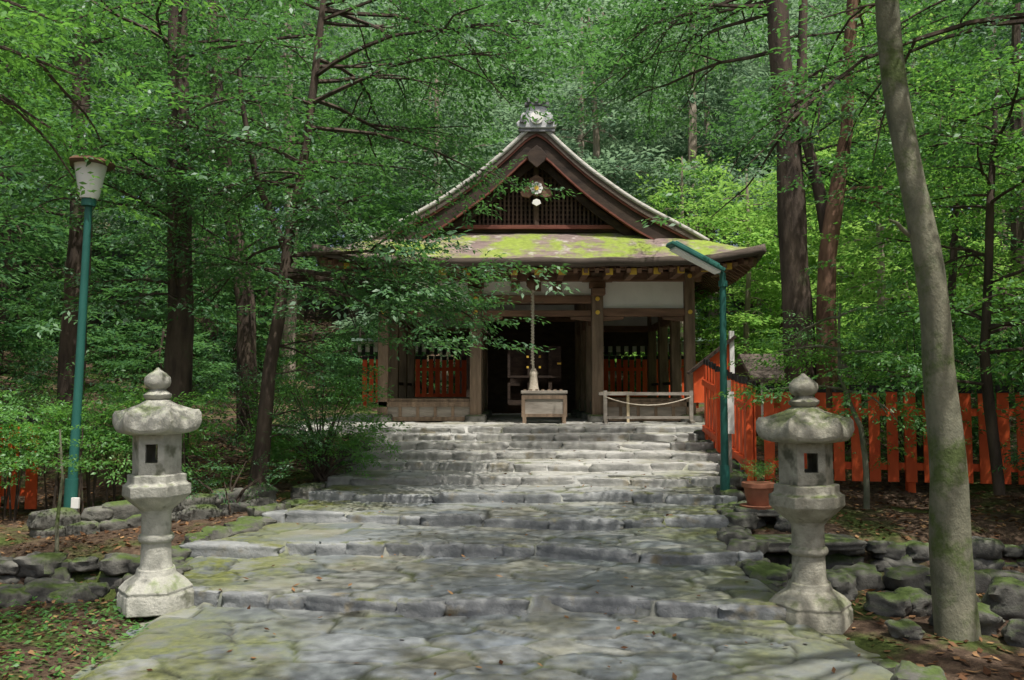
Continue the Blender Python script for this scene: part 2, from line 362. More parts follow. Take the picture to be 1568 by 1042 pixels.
# ------------------------------------------------------------------ leaves engine
def make_spray(seed,leaf=0.112,dens=0.7):
    r=random.Random(seed); L=[]
    def add_leaf(p,az,l,pitch,roll):
        d=Vector((math.cos(az)*math.cos(pitch),math.sin(az)*math.cos(pitch),math.sin(pitch)))
        s=Vector((-math.sin(az),math.cos(az),0)); u=d.cross(s)
        s=s*math.cos(roll)+u*math.sin(roll); w=l*0.22
        up=d.cross(s)*(l*0.06)
        L.append([p,p+d*l*0.45+s*w+up,p+d*l,p+d*l*0.45-s*w+up])
    def twig(p,az,ln,z0):
        n=max(3,int(ln/0.055*dens)); sg=1
        for i in range(n):
            t=(i+0.6)/n; q=p+Vector((math.cos(az),math.sin(az),0))*ln*t+Vector((r.gauss(0,.01),r.gauss(0,.01),-0.12*ln*t*t+r.gauss(0,.02)))
            add_leaf(q,az+sg*r.uniform(0.5,1.2),leaf*r.uniform(0.65,1.25),r.gauss(-0.25,0.35),r.gauss(0,0.45)); sg=-sg
        add_leaf(p+Vector((math.cos(az),math.sin(az),-0.12*ln))*ln,az+r.gauss(0,.3),leaf*1.1,r.gauss(-.2,.2),0)
    nt_=7; sg=1
    for i in range(nt_):
        t=(i+1)/nt_; p=Vector((t*0.8,r.gauss(0,0.02),-0.06*t*t+r.gauss(0,.03)))
        twig(p,sg*r.uniform(0.5,1.0)*(1.2-0.5*t),0.18+0.38*(1-t*0.7)*r.uniform(0.7,1.2),0); sg=-sg
    twig(Vector((0.55,0,-0.03)),r.gauss(0,.15),0.45,0)
    return np.array([[tuple(v) for v in q] for q in L])
SPR=[make_spray(i) for i in range(6)]
SPRB=[make_spray(20+i,0.165,0.35) for i in range(6)]
def leaves_mesh(name,sp,temps=SPR):
    A=np.array(sp,float); which=rng.integers(0,len(temps),len(A)); V=[];LV=[]
    for t in range(len(temps)):
        B=A[which==t]
        if not len(B): continue
        T=temps[t].reshape(-1,3); cy,sy=np.cos(B[:,3]),np.sin(B[:,3]); cp,sp_=np.cos(B[:,4]),np.sin(B[:,4]); cr,sr=np.cos(B[:,5]),np.sin(B[:,5])
        x=T[None,:,0]*B[:,6,None]; y=T[None,:,1]*B[:,6,None]; z=T[None,:,2]*B[:,6,None]
        y,z=y*cr[:,None]-z*sr[:,None],y*sr[:,None]+z*cr[:,None]
        x,z=x*cp[:,None]-z*sp_[:,None],x*sp_[:,None]+z*cp[:,None]
        x,y=x*cy[:,None]-y*sy[:,None],x*sy[:,None]+y*cy[:,None]
        P=np.stack([x+B[:,0,None],y+B[:,1,None],z+B[:,2,None]],-1)
        V.append(P.reshape(-1,3)); nl=T.shape[0]//4
        cl=0.5+0.5*np.clip(vnoise(B[:,0]+B[:,2]*.7,B[:,1]-B[:,2]*.5,1.0,31)*.6,-1,1)
        sv=(cl*0.4)[:,None]+rng.uniform(0,0.25,(len(B),1)); lv=np.clip(sv+rng.uniform(0,0.4,(len(B),nl)),0,1); LV.append(np.repeat(lv.reshape(-1),4))
    V=np.concatenate(V); LV=np.concatenate(LV)
    return quad_mesh(name,V,np.arange(len(V)).reshape(-1,4),LV)
def interp_path(pts,z):
    for a,b in zip(pts[:-1],pts[1:]):
        if z<=b[2]: 
            t=(z-a[2])/(b[2]-a[2]+1e-9); return Vector(a).lerp(Vector(b),max(0,t))
    return Vector(pts[-1])
def limb(g,start,az,el,L,r0,sprays,step,sscale,depth=0,R=random):
    n=6; p=Vector(start); pts=[p.copy()]; a=az; e=el
    for i in range(n):
        d=Vector((math.cos(a)*math.cos(e),math.sin(a)*math.cos(e),math.sin(e))); p=p+d*(L/n); pts.append(p.copy())
        a+=R.gauss(0,0.16); e+=R.gauss(-0.06,0.09)
    if g is not None: g.tube(pts,[r0*(1-0.85*i/n)+0.003 for i in range(n+1)],5)
    s=0.3*L if depth==0 else 0.12*L
    while s<L:
        t=s/L*n; i=min(int(t),n-1); q=pts[i].lerp(pts[i+1],t-i); dd=pts[i+1]-pts[i]; aa=math.atan2(dd.y,dd.x)
        sprays.append((q.x,q.y,q.z+R.gauss(0,.03),aa+R.choice((-1,1))*R.uniform(0.3,1.3),R.gauss(0.02,0.22),R.gauss(0,0.3),sscale*R.uniform(0.6,1.15)))
        s+=step*R.uniform(0.6,1.4)
    sprays.append((p.x,p.y,p.z,a,R.gauss(-.05,.15),0,sscale))
    if depth==0:
        for k in range(max(2,int(L*1.6))):
            t=R.uniform(0.25,0.9)*n; i=int(t); q=pts[i].lerp(pts[i+1],t-i); dd=pts[i+1]-pts[i]
            limb(g,q,math.atan2(dd.y,dd.x)+R.choice((-1,1))*R.uniform(0.5,1.1),e+R.gauss(0.1,0.15),L*R.uniform(0.3,0.5),r0*0.4,sprays,step,sscale,1,R)
def tree(name,trunks,specs,bark,leaf,step=0.2,sscale=0.75,temps=SPR,seg=12):
    root=empty(name); g=Geo()
    for pts,rad in trunks:
        P=[];Rr=[]
        for i in range(len(pts)-1):
            for s in range(5):
                t=s/5; P.append(Vector(pts[i]).lerp(Vector(pts[i+1]),t)+Vector((noise.noise(Vector((i+t,1.3,pts[0][0]))),noise.noise(Vector((i+t,7.7,pts[0][0]))),0))*0.05); Rr.append(rad[i]*(1-t)+rad[i+1]*t)
        P.append(Vector(pts[-1])); Rr.append(rad[-1]); g.tube(P,Rr,seg,0.18)
    sprays=[]; gl=Geo()
    for s in specs:
        pts=trunks[s.get('t',0)][0]
        for k in range(s['n']):
            z=random.uniform(*s['z']); st=interp_path(pts,z); az=math.radians(random.uniform(*s['az'])); L=random.uniform(*s['L'])
            limb(gl,st,az,math.radians(random.uniform(*s.get('el',(-5,30)))),L,0.008+0.008*L,sprays,step*1.2,s.get('s',sscale))
    g.obj('trunk',bark,root,smooth=True)
    if gl.n: gl.obj('branches',bark,root,smooth=True)
    if sprays: new_obj('crown',leaves_mesh(name+'_leaves',sprays,temps),leaf,root)
    return len(sprays)

tot=0
tot+=tree('maple_tree',[([(-3.12,10.5,.35),(-3.05,10.5,1.2),(-2.88,10.5,2.4),(-2.78,10.6,3.6),(-2.5,10.6,5.5),(-2.3,10.7,7.6)],[.12,.09,.075,.065,.05,.03]),
     ([(-2.8,10.6,3.2),(-3.2,10.5,4.2),(-3.4,10.4,5.6)],[.045,.04,.025])],
   [dict(n=11,z=(2.9,3.5),az=(-40,25),L=(1.6,2.5),el=(-8,8)),
    dict(n=9,z=(3.5,4.6),az=(-60,50),L=(1.0,1.8),el=(-5,12)),
    dict(n=13,z=(4.8,6.9),az=(-60,60),L=(1.8,2.9),el=(0,20)),
    dict(n=12,z=(3.0,6.5),az=(110,260),L=(1.2,2.2)),
    dict(n=6,z=(1.0,2.2),az=(-60,60),L=(.5,.9),el=(-10,20),s=.5)],M['bark_dark'],M['leafA'])
tot+=tree('evergreen_oak_tree',[([(-4.35,11,.4),(-4.3,11,2.5),(-4.35,11,4),(-4.4,11,6.5),(-4.2,11,9.2)],[.20,.165,.15,.12,.06])],
   [dict(n=9,z=(2.7,4.4),az=(180,360),L=(1.0,1.7)),dict(n=20,z=(4.0,7.2),az=(0,360),L=(1.4,2.6))],M['bark_dark'],M['leafA'],step=.24,sscale=.8)
tot+=tree('evergreen_oak_tree',[([(-4.3,14,.8),(-4.4,14,3),(-4.9,14,6),(-5.2,14,10)],[.17,.15,.12,.05]),([(-6.7,13,.9),(-6.6,13,4),(-6.8,13,9)],[.2,.16,.1])],
   [dict(n=18,z=(3.0,9.0),az=(0,360),L=(1.4,2.7)),dict(t=1,n=14,z=(2.8,8.5),az=(0,360),L=(1.4,2.4))],M['bark_dark'],M['leafA'],step=.27,sscale=.9)
tot+=tree('camphor_tree',[([(4.02,11.6,.3),(3.95,11.6,1.6),(3.85,11.6,3.2),(3.82,11.6,5),(3.7,11.6,6.9),(3.5,11.6,9.5)],[.27,.22,.19,.17,.15,.07]),
     ([(4.3,11.5,3.6),(4.12,11.5,4.6),(3.98,11.5,5.4),(4.05,11.5,7.5)],[.08,.08,.075,.05])],
   [dict(n=10,z=(6.2,7.6),az=(80,175),L=(1.5,3.0),el=(-5,10)),dict(n=10,t=0,z=(4.6,8.0),az=(-90,70),L=(1.5,2.6))],M['bark_dark'],M['leafA'],step=.25,sscale=.75)
tot+=tree('red_bark_tree',[([(4.12,11.4,.7),(4.2,11.4,2.2),(4.24,11.4,3.4),(4.55,11.4,5.15),(4.66,11.4,6.9),(4.8,11.4,9)],[.15,.13,.12,.085,.075,.04])],
   [dict(n=10,z=(3.8,8.0),az=(-80,80),L=(1.3,2.4))],M['bark_red'],M['leafB'],step=.24,sscale=.75)
tot+=tree('hornbeam_tree',[([(2.95,5.75,-.15),(2.93,5.75,1.0),(2.87,5.75,2.0),(2.73,5.75,3.0),(2.6,5.75,4.2),(2.5,5.75,6.0)],[.145,.112,.098,.085,.075,.05]),
    ([(2.79,5.75,2.6),(2.6,5.65,2.72),(2.52,5.65,2.75)],[.02,.013,.005])],
   [dict(n=9,z=(5.0,6.0),az=(60,300),L=(1.3,2.4),s=.6)],M['bark_grey'],M['leafA'],step=.22,sscale=.6,seg=18)
tot+=tree('young_camellia_tree',[([(3.95,9.6,.3),(3.9,9.6,1.2),(3.7,9.7,1.8),(3.75,9.7,2.6)],[.035,.028,.02,.012])],
   [dict(n=8,z=(1.5,2.6),az=(0,360),L=(.6,1.1),s=.55)],M['bark_grey'],M['leafB'],step=.15,sscale=.55)
tot+=tree('young_camellia_tree',[([(5.2,9.2,.5),(5.1,9.2,2),(5.2,9.2,3.6),(5.4,9.3,5)],[.06,.05,.04,.02])],
   [dict(n=24,z=(1.6,4.6),az=(0,360),L=(.8,1.6))],M['bark_dark'],M['leafB'],step=.2,sscale=.7)
tot+=tree('overhanging_oak_tree',[([(6.2,8.2,.3),(6.0,8.2,3),(5.6,8.2,6),(5.2,8.2,8.5)],[.26,.22,.17,.08])],
   [dict(n=3,z=(5.2,5.8),az=(160,200),L=(2.4,3.6),el=(-6,0)),dict(n=12,z=(3.4,6.5),az=(-120,140),L=(1.2,2.2))],M['bark_dark'],M['leafA'],step=.24,sscale=.7)
tot+=tree('overhanging_maple_tree',[([(-5.3,5.2,.0),(-5.2,5.2,2),(-5.0,5.2,4),(-4.7,5.2,6)],[.13,.11,.08,.04])],
   [dict(n=5,z=(3.9,4.3),az=(-15,30),L=(1.8,2.6),el=(-3,3),s=.55),dict(n=6,z=(4.9,5.9),az=(-40,60),L=(1.8,3.0),el=(0,15))],M['bark_dark'],M['leafB'],step=.2,sscale=.55)
tot+=tree('added_shade_tree',[([(4.6,2.6,-.1),(4.5,2.6,3),(4.2,2.8,6),(3.8,3,8.2)],[.26,.22,.17,.08])],  # unseen tree added out of frame to shade the foreground paving
   [dict(n=11,z=(5.8,8.0),az=(50,230),L=(2.6,4.6),el=(-5,15))],M['bark_dark'],M['leafA'],step=.32,sscale=1.0)
print('SPRAYS',tot)

def dome_shrub(name,c,rx,ry,h,n,leaf,s=.5,temps=SPR,hollow=0.45):
    root=empty(name); sp=[]; g=Geo()
    for k in range(n):
        a=random.uniform(0,2*math.pi); e=math.asin(random.uniform(0.0,1)); rr=random.uniform(hollow,1)
        x=c[0]+math.cos(a)*math.cos(e)*rx*rr; y=c[1]+math.sin(a)*math.cos(e)*ry*rr; z=c[2]+0.1+math.sin(e)*h*rr
        sp.append((x,y,z,a+random.gauss(0,.6),random.gauss(0.1,.35),random.gauss(0,.4),s*random.uniform(.6,1.2)))
        if k%4==0: g.tube([(c[0]+random.uniform(-.1,.1),c[1]+random.uniform(-.1,.1),c[2]-.05),((c[0]+x)/2,(c[1]+y)/2,c[2]+(z-c[2])*.6),(x,y,z)],[.014,.009,.003],4)
    g.obj('stems',M['bark_dark'],root); new_obj('leaves',leaves_mesh(name,sp,temps),leaf,root); return root
dome_shrub('azalea_shrub',(-2.75,12.3,.6),1.0,.8,1.7,150,M['leafB'],.5)
dome_shrub('azalea_shrub',(-2.5,11.2,.5),.75,.6,.9,100,M['leafB'],.45)
dome_shrub('azalea_shrub',(-4.0,13.3,.75),1.2,.8,1.5,90,M['leafA'],.55)
dome_shrub('azalea_shrub',(-3.2,9.7,.3),.45,.35,.5,34,M['leafA'],.35)
dome_shrub('azalea_shrub',(3.3,10.2,.35),.35,.3,.5,24,M['leafB'],.3)
dome_shrub('camellia_shrub',(5.3,11.2,.6),1.3,.7,2.1,130,M['leafB'],.55)
dome_shrub('camellia_shrub',(4.9,12.8,.8),1.1,1,2.4,110,M['leafY'],.6)
dome_shrub('camellia_shrub',(6.3,8.8,.5),1.1,.8,1.4,60,M['leafA'],.55)
dome_shrub('aucuba_shrub',(-6.3,12.2,.7),1.3,.9,1.4,80,M['leafB'],.55)
dome_shrub('aucuba_shrub',(-8.2,13.6,.9),1.5,.9,1.6,80,M['leafA'],.6)
root=empty('clipped_hedge'); sp=[]; g=Geo()
for k in range(640):
    t=random.random(); x=-7.2+t*3.5; y=8.75+1.4*t+random.uniform(-.35,.35); z=1.15+random.uniform(-.36,.30)+.06*math.sin(t*9)
    sp.append((x,y,z,random.uniform(0,6.28),random.gauss(.15,.3),random.gauss(0,.3),.42*random.uniform(.7,1.2)))
    if k%12==0: g.tube([(x,y,.2),(x+random.uniform(-.1,.1),y,z)],[.013,.007],5)
g.obj('stems',M['bark_dark'],root); new_obj('leaves',leaves_mesh('hedge',sp),M['leafB'],root)
root=empty('sapling'); g=Geo(); g.tube([(-4.2,8.0,-.1),(-4.22,8.0,.35),(-4.18,8.0,.8),(-4.22,8.0,1.25)],[.02,.018,.014,.008],8); g.obj('stem',M['bark_grey'],root,True)
sp=[(-4.2+random.uniform(-.3,.3),8+random.uniform(-.3,.3),random.uniform(.85,1.25),random.uniform(0,6.3),.1,0,.35) for k in range(22)]
new_obj('leaves',leaves_mesh('sapling',sp),M['leafB'],root)

# ---- distant forest, instanced
def template(name,h,r,z0,nl,leaf,s,bark,temps=SPRB,step=.6,tr=.24):
    sprays=[]; g=Geo(); g.tube([(0,0,-.5),(0.1,0,h*.3),(-.05,.1,h*.65),(0,0,h)],[tr,tr*.8,tr*.55,.04],8,.15)
    for k in range(nl):
        t=(k+random.random())/nl; z=z0+(h-z0)*t; L=r*(1-0.55*t)*random.uniform(.6,1.1)
        limb(g if k%2==0 else None,(0,0,z),random.uniform(0,6.28),math.radians(random.uniform(-10,25)),L,.035,sprays,step,s)
    a=g.obj(name+'_wood',bark); b=new_obj(name+'_crown',leaves_mesh(name,sprays,temps),leaf)
    ma,mb=a.data,b.data; bpy.data.objects.remove(a); bpy.data.objects.remove(b); return ma,mb,len(sprays)
TA=template('t1',12,2.5,3.0,24,M['leafD'],1.4,M['bark_dark'])
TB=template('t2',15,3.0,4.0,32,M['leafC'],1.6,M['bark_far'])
TC=template('t3',6,1.9,1.4,18,M['leafD'],1.1,M['bark_dark'],tr=.1)
TD=template('t4',2.4,1.3,.3,12,M['leafD'],.9,M['bark_dark'],step=.4,tr=.03)
TE=template('t5',10,2.5,1.8,28,M['leafY'],1.4,M['bark_far'],tr=.16)
TF=template('t6',6,1.9,1.4,18,M['leafY'],1.1,M['bark_dark'],tr=.1)
def scatter(rootname,items):
    root=empty(rootname)
    for k,(T,x,y,s) in enumerate(items):
        z=float(ground_z(x,y))
        yaw=random.uniform(0,6.28); sz=s*random.uniform(.85,1.15)
        rx_,ry_=random.uniform(-.04,.04),random.uniform(-.04,.04)
        for nm,me in (('trunk',T[0]),('crown',T[1])):
            o=bpy.data.objects.new('%s_%d'%(nm,k),me); COL.objects.link(o); o.parent=root
            o.location=(x,y,z); o.rotation_euler=(rx_,ry_,yaw); o.scale=(s,s,sz)
items=[]
def jitter_grid(x0,x1,y0,y1,st,fn):
    x=x0
    while x<x1:
        y=y0
        while y<y1:
            fn(x+random.uniform(-.4,.4)*st,y+random.uniform(-.4,.4)*st); y+=st
        x+=st
jitter_grid(-24,-7.5,14,30,4.6,lambda x,y: items.append((random.choice((TA,TA,TC)),x,y,random.uniform(.8,1.15))))
jitter_grid(8,24,11,24,4.8,lambda x,y: items.append((random.choice((TA,TF)),x,y,random.uniform(.8,1.1))))
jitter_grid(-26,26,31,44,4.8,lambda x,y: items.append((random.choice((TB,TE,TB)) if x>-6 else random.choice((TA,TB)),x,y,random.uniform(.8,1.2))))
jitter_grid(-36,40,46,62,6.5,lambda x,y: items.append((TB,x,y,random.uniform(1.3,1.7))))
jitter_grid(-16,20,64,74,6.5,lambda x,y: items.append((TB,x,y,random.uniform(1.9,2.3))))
jitter_grid(6,12,19,28,4.0,lambda x,y: items.append((TE,x,y,random.uniform(.55,.8))))
jitter_grid(-10,-7,7,13,4.0,lambda x,y: items.append((TA,x,y,random.uniform(.8,.9))))
jitter_grid(8.5,12,5,11,4.0,lambda x,y: items.append((TA,x,y,random.uniform(.8,.9))))
scatter('distant_forest',items)
items=[]
jitter_grid(-22,-7,16,30,3.2,lambda x,y: items.append((TD,x,y,random.uniform(.5,1.0))))
jitter_grid(6.5,22,12,26,3.0,lambda x,y: items.append((TD,x,y,random.uniform(.5,1.0))))
jitter_grid(-12,16,29,34,2.5,lambda x,y: items.append((TD,x,y,random.uniform(.8,1.4))))
scatter('undergrowth',items)

def scatter_leaves(name,n,fx,leafsize,m_,zf):
    V=[];LV=[]
    for k in range(n):
        x,y=fx(); z=zf(x,y)+.012; a=random.uniform(0,6.28); l=leafsize*random.uniform(.6,1.3); w=l*.25
        d=np.array([math.cos(a),math.sin(a),random.gauss(0,.25)]); s=np.array([-math.sin(a),math.cos(a),random.gauss(0,.3)]); p=np.array([x,y,z])
        V+= [p-d*l/2,p+s*w,p+d*l/2,p-s*w]; LV+=[random.random()]*4
    V=np.array(V); new_obj(name,quad_mesh(name,V,np.arange(len(V)).reshape(-1,4),LV),m_)
def fl():
    while True:
        x=random.uniform(-9,8); y=random.uniform(3,16)
        if x<xl(y)-.1 or x>xr(y)+.1: return x,y
scatter_leaves('leaf_litter',18000,fl,.07,M['litter'],lambda x,y: float(ground_z(x,y)))
scatter_leaves('fallen_leaves',260,lambda:(random.uniform(-2.4,2.2),random.uniform(3,14)),.05,M['litter'],lambda x,y: float(stair_z(np.array(x),np.array(y))))
def fm(): 
    x=random.uniform(-4.5,-2.4); y=random.uniform(3.8,6.6); return x,y
scatter_leaves('ground_cover_plants',3200,fm,.045,M['leafB'],lambda x,y: float(ground_z(x,y))+random.uniform(0,.06)*(1 if noise.noise(Vector((x*2,y*2,0)))>0 else .1))

# ------------------------------------------------------------------ shrine
SX,SY,SZ=0.49,17.0,1.0
shrine=empty('worship_hall')
def X(v): return SX+v
GP=[(0,4.05),(0.5,4.34),(.9,4.58),(1.45,4.87),(1.95,5.11),(2.38,5.35),(3.15,5.88),(3.65,6.30),(4.15,6.78)]
def gz(d): return np.interp(d,[p[0] for p in GP],[p[1] for p in GP])
def gzs(d): return sum(gz(np.asarray(d)+o) for o in (-.2,-.1,0,.1,.2))/5
EW=4.22; YF=15.75; YB=22.9; YC=(YF+YB)/2; HY=(YB-YF)/2
u=np.linspace(-EW,EW,121); v=np.linspace(YF,YB,105); U,Vv=np.meshgrid(u,v)
def raise_(x,y): return .27*np.abs(x/EW)**5*np.abs((y-YC)/HY)**5
dS=EW-np.abs(U); dF=np.minimum(Vv-YF,YB-Vv); D=np.minimum(dS,dF)
Zr=gzs(D)+raise_(U,Vv)+.010*vnoise(U,Vv,4,5)
I=np.arange(U.size).reshape(U.shape); Fr=np.stack([I[:-1,:-1],I[:-1,1:],I[1:,1:],I[1:,:-1]],-1); keep=(D[:-1,:-1]<1.62)&(D[1:,1:]<1.62)
me=quad_mesh('skirt_roof',np.stack([U+SX,Vv,Zr],-1).reshape(-1,3),Fr[keep],smooth=True)
o=new_obj('skirt_roof',me,M['bark_roof'],shrine); me.materials.append(M['roof_edge'])
sm=o.modifiers.new('s','SOLIDIFY'); sm.thickness=.17; sm.offset=-1; sm.material_offset=1; sm.material_offset_rim=1
VY0=16.62; VY1=22.1
s=np.linspace(-3.4,3.4,81); t=np.linspace(VY0,VY1,40); U,Vv=np.meshgrid(s,t)
Zu=gzs(EW-np.abs(U))+.13*(1-np.abs(U)/3.6)+.05
J=np.arange(U.size).reshape(U.shape)
me=quad_mesh('gable_roof',np.stack([U+SX,Vv,Zu],-1).reshape(-1,3),np.stack([J[:-1,:-1],J[:-1,1:],J[1:,1:],J[1:,:-1]],-1).reshape(-1,4),smooth=True)
o=new_obj('gable_roof',me,M['bark_roof'],shrine); me.materials.append(M['roof_light'])
sm=o.modifiers.new('s','SOLIDIFY'); sm.thickness=.08; sm.offset=-1; sm.material_offset=1; sm.material_offset_rim=1
def ztop(q): return float(gzs(EW-abs(q)))+.13*(1-abs(q)/3.6)+.05
def strip(o1,o2,y0,y1,m_,name,smax=3.3):
    g=Geo()
    qs=np.linspace(-smax,smax,61)
    top=[(SX+q,ztop(q)-o1) for q in qs]; bot=[(SX+q,ztop(q)-o2) for q in qs]
    V=[(x,y0,z) for x,z in top]+[(x,y0,z) for x,z in bot]+[(x,y1,z) for x,z in top]+[(x,y1,z) for x,z in bot]; n=61; F=[]
    for i in range(n-1):
        F+=[(n+i,n+i+1,i+1,i),(2*n+i,2*n+i+1,3*n+i+1,3*n+i),(i,i+1,2*n+i+1,2*n+i),(3*n+i,3*n+i+1,n+i+1,n+i)]
    g.add(V,F); g.obj(name,m_,shrine)
strip(.085,.21,VY0+.02,VY0+.5,M['roof_edge'],'verge_thatch')
strip(.21,.26,VY0+.04,VY0+.4,M['woodred'],'verge_moulding')
strip(.26,.58,VY0+.08,VY0+.16,M['woodd'],'bargeboard',3.1)
strip(.58,.62,VY0+.06,VY0+.17,M['woodred'],'bargeboard_edge',2.9)
strip(.62,.80,VY0+.3,VY0+.36,M['woodd'],'inner_bargeboard',2.4)
gw=Geo(); qs=np.linspace(-2.75,2.75,41)
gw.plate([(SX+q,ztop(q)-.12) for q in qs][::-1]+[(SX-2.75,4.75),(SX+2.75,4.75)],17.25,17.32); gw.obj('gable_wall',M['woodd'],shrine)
gl=Geo()
q=-2.0
while q<=2.0:
    zt=ztop(q)-.6
    if zt>5.0: gl.box(SX+q-.02,SX+q+.02,17.12,17.16,4.92,zt)
    q+=.085
z=5.0
while z<6.1:
    w=max([abs(q) for q in np.linspace(0,2.3,60) if ztop(q)-.6>z] or [0])
    if w>.1: gl.box(SX-w,SX+w,17.17,17.2,z-.016,z+.016)
    z+=.095
gl.obj('gable_lattice',M['lattice'],shrine)
g=Geo(); g.box(SX-2.7,SX+2.7,17.02,17.22,4.80,4.90); g.obj('gable_sill',M['woodd'],shrine)
g=Geo(); g.box(SX-2.6,SX+2.6,16.94,17.06,4.86,4.935); g.obj('flashing',M['woodred'],shrine)
g=Geo(); g.box(SX-.05,SX+.05,17.03,17.11,4.94,6.3); g.obj('gable_post',M['lattice'],shrine)
g=Geo(); g.plate([(SX+a*.013,5.42+b*.013) for a,b in [(0,6),(-6,9),(-12,4),(-22,6),(-25,12),(-17,20),(-12,24),(-10,34),(0,40),(10,34),(12,24),(17,20),(25,12),(22,6),(12,4),(6,9)]][::-1],16.86,16.93)
g.obj('gable_pendant',M['woodh'],shrine,bevel=.008)
g=Geo(); g.plate([(SX+a*.013,5.30+b*.013) for a,b in [(0,0),(-7,4),(-5,9),(0,11),(5,9),(7,4)]][::-1],16.83,16.88); 
for k in range(8):
    a=k*math.pi/4; g.plate([(SX+.085*math.cos(a)+.045*math.cos(b),5.66+.085*math.sin(a)+.045*math.sin(b)) for b in np.linspace(0,6.28,9)[:-1]],16.83,16.855)
g.obj('crest_petals',M['white'],shrine)
g=Geo(); g.plate([(SX+.045*math.cos(b),5.66+.045*math.sin(b)) for b in np.linspace(0,6.28,13)[:-1]],16.81,16.86); g.obj('crest_centre',M['gold'],shrine)
g=Geo(); g.plate([(SX+a,6.28+b) for a,b in [(0,-.26),(-.07,-.2),(-.16,-.12),(-.2,0),(-.12,.1),(0,.2),(.12,.1),(.2,0),(.16,-.12),(.07,-.2)]][::-1],VY0+.02,VY0+.07); g.obj('apex_pendant',M['woodd'],shrine,bevel=.01)
g=Geo(); g.box(SX-.22,SX+.22,VY0+.1,VY1-.1,6.82,6.98); g.box(SX-.17,SX+.17,VY0+.1,VY1-.1,6.98,7.06)
g.tube([(SX,VY0+.05,7.1),(SX,VY1-.05,7.1)],[.1,.1],12); g.obj('ridge',M['onid'],shrine)
g=Geo(); zb=6.84
g.plate([(SX+a,zb+b) for a,b in [(-.27,-.04),(-.38,-.02),(-.41,.06),(-.36,.12),(-.30,.10),(-.33,.2),(-.27,.28),(-.22,.27),(-.2,.36),(-.12,.42),(.12,.42),(.2,.36),(.22,.27),(.27,.28),(.33,.2),(.30,.10),(.36,.12),(.41,.06),(.38,-.02),(.27,-.04)]][::-1],VY0-.04,VY0+.1)
g.obj('ridge_end_tile',M['oni'],shrine,bevel=.02)
g=Geo()
for rr,y0 in ((.13,VY0-.075),(.07,VY0-.1)):
    g.plate([(SX+rr*math.cos(b),zb+.17+rr*math.sin(b)) for b in np.linspace(0,6.28,21)[:-1]],y0,VY0-.03)
g.obj('ridge_end_crest',M['white'],shrine)
g=Geo(); g.box(SX-.24,SX+.24,VY0-.08,VY0+.12,zb+.42,zb+.47)
for a in (-.15,0,.15): g.tube([(SX+a,VY0-.12,zb+.5),(SX+a,VY0+.2,zb+.5)],[.045,.045],10)
for a in (-.3,-.24,.24,.3): g.tube([(SX+a,VY0-.1,zb+.1+abs(a)*.3-.09),(SX+a,VY0,zb+.1+abs(a)*.3-.09)],[.04,.04],10)
g.box(SX-.36,SX+.36,VY0-.02,VY0+.12,zb-.1,zb-.045)
g.obj('ridge_end_caps',M['onid'],shrine)
g=Geo(); gc=Geo()
def rz(x,y): return float(gzs(min(EW-abs(x),y-YF,YB-y)))+float(raise_(x,y))
q=-3.9
while q<=3.91:
    a=(X(q),YF+.12,rz(q,YF+.12)-.27); yy=min(17.3,YF+(EW-abs(q))) if abs(q)>3.0 else 17.3
    b_=(X(q),max(yy,YF+.3),rz(q,max(yy,YF+.3))-.32 if abs(q)<3 else a[2]+.12); g.beam(a,b_,.075,.09)
    q+=.2
y=YF+.2
while y<YB-.1:
    for sg in (-1,1):
        a=(X(sg*(EW-.12)),y,rz(sg*(EW-.12),y)-.27); dd=min(1.2,y-YF,YB-y)
        if dd>.25: g.beam(a,(X(sg*(EW-dd)),y,a[2]+.5*dd),.075,.09)
    y+=.2
for sg in (-1,1): g.beam((X(sg*(EW-.15)),YF+.15,rz(EW-.15,YF+.15)-.3),(X(sg*2.95),16.95,4.35),.13,.16)
g.obj('rafters',M['woodh'],shrine)
g=Geo(); q=-3.6
while q<=3.61:
    zc=3.86+.2*abs(q/EW)**4
    g.box(X(q)-.06,X(q)+.06,16.0,17.2,zc-.055,zc+.055); gc.box(X(q)-.065,X(q)+.065,15.985,16.03,zc-.06,zc+.06); q+=.45
g.obj('cantilever_beams',M['woodh'],shrine); gc.obj('gilt_end_caps',M['gold'],shrine)
g=Geo(); 
for i in range(30):
    q0=-3.95+i*7.9/30; q1=q0+7.9/30+.002; f=lambda q:3.86+.2*abs(q/EW)**4
    g.add([(X(q0),y,f(q0)+dz) for y in (16.12,16.3) for dz in (.06,.17)]+[(X(q1),y,f(q1)+dz) for y in (16.12,16.3) for dz in (.06,.17)],[(0,4,5,1),(2,3,7,6),(0,2,6,4),(1,5,7,3)])
g.obj('eave_purlin',M['woodh'],shrine)
cx=[-3.05,-1.21,1.21,3.05]; cyy=[17.0,18.5,20.0,21.6]
g=Geo(); gs=Geo()
for j,yy in enumerate(cyy):
    for i,q in enumerate(cx):
        w=.115 if (i in(1,2) and j==0) else .10
        g.box(X(q)-w,X(q)+w,yy-w,yy+w,SZ+.12,3.98); stone(gs,(X(q),yy,SZ+.05),(.42,.42,.2),0,6,.05,i+j*4)
g.obj('columns',M['wood'],shrine,bevel=.012); gs.obj('column_bases',M['rock'],shrine,True)
g=Geo(); gh=Geo()
for yy in (17.0,21.6):
    g.box(X(-3.3),X(3.3),yy-.08,yy+.08,3.80,4.0); 
    for a,b_,z0,z1 in ((-2.95,-1.32,3.10,3.26),(1.32,2.95,3.10,3.26),(-1.09,1.09,3.36,3.52)): g.box(X(a),X(b_),yy-.07,yy+.07,z0,z1)
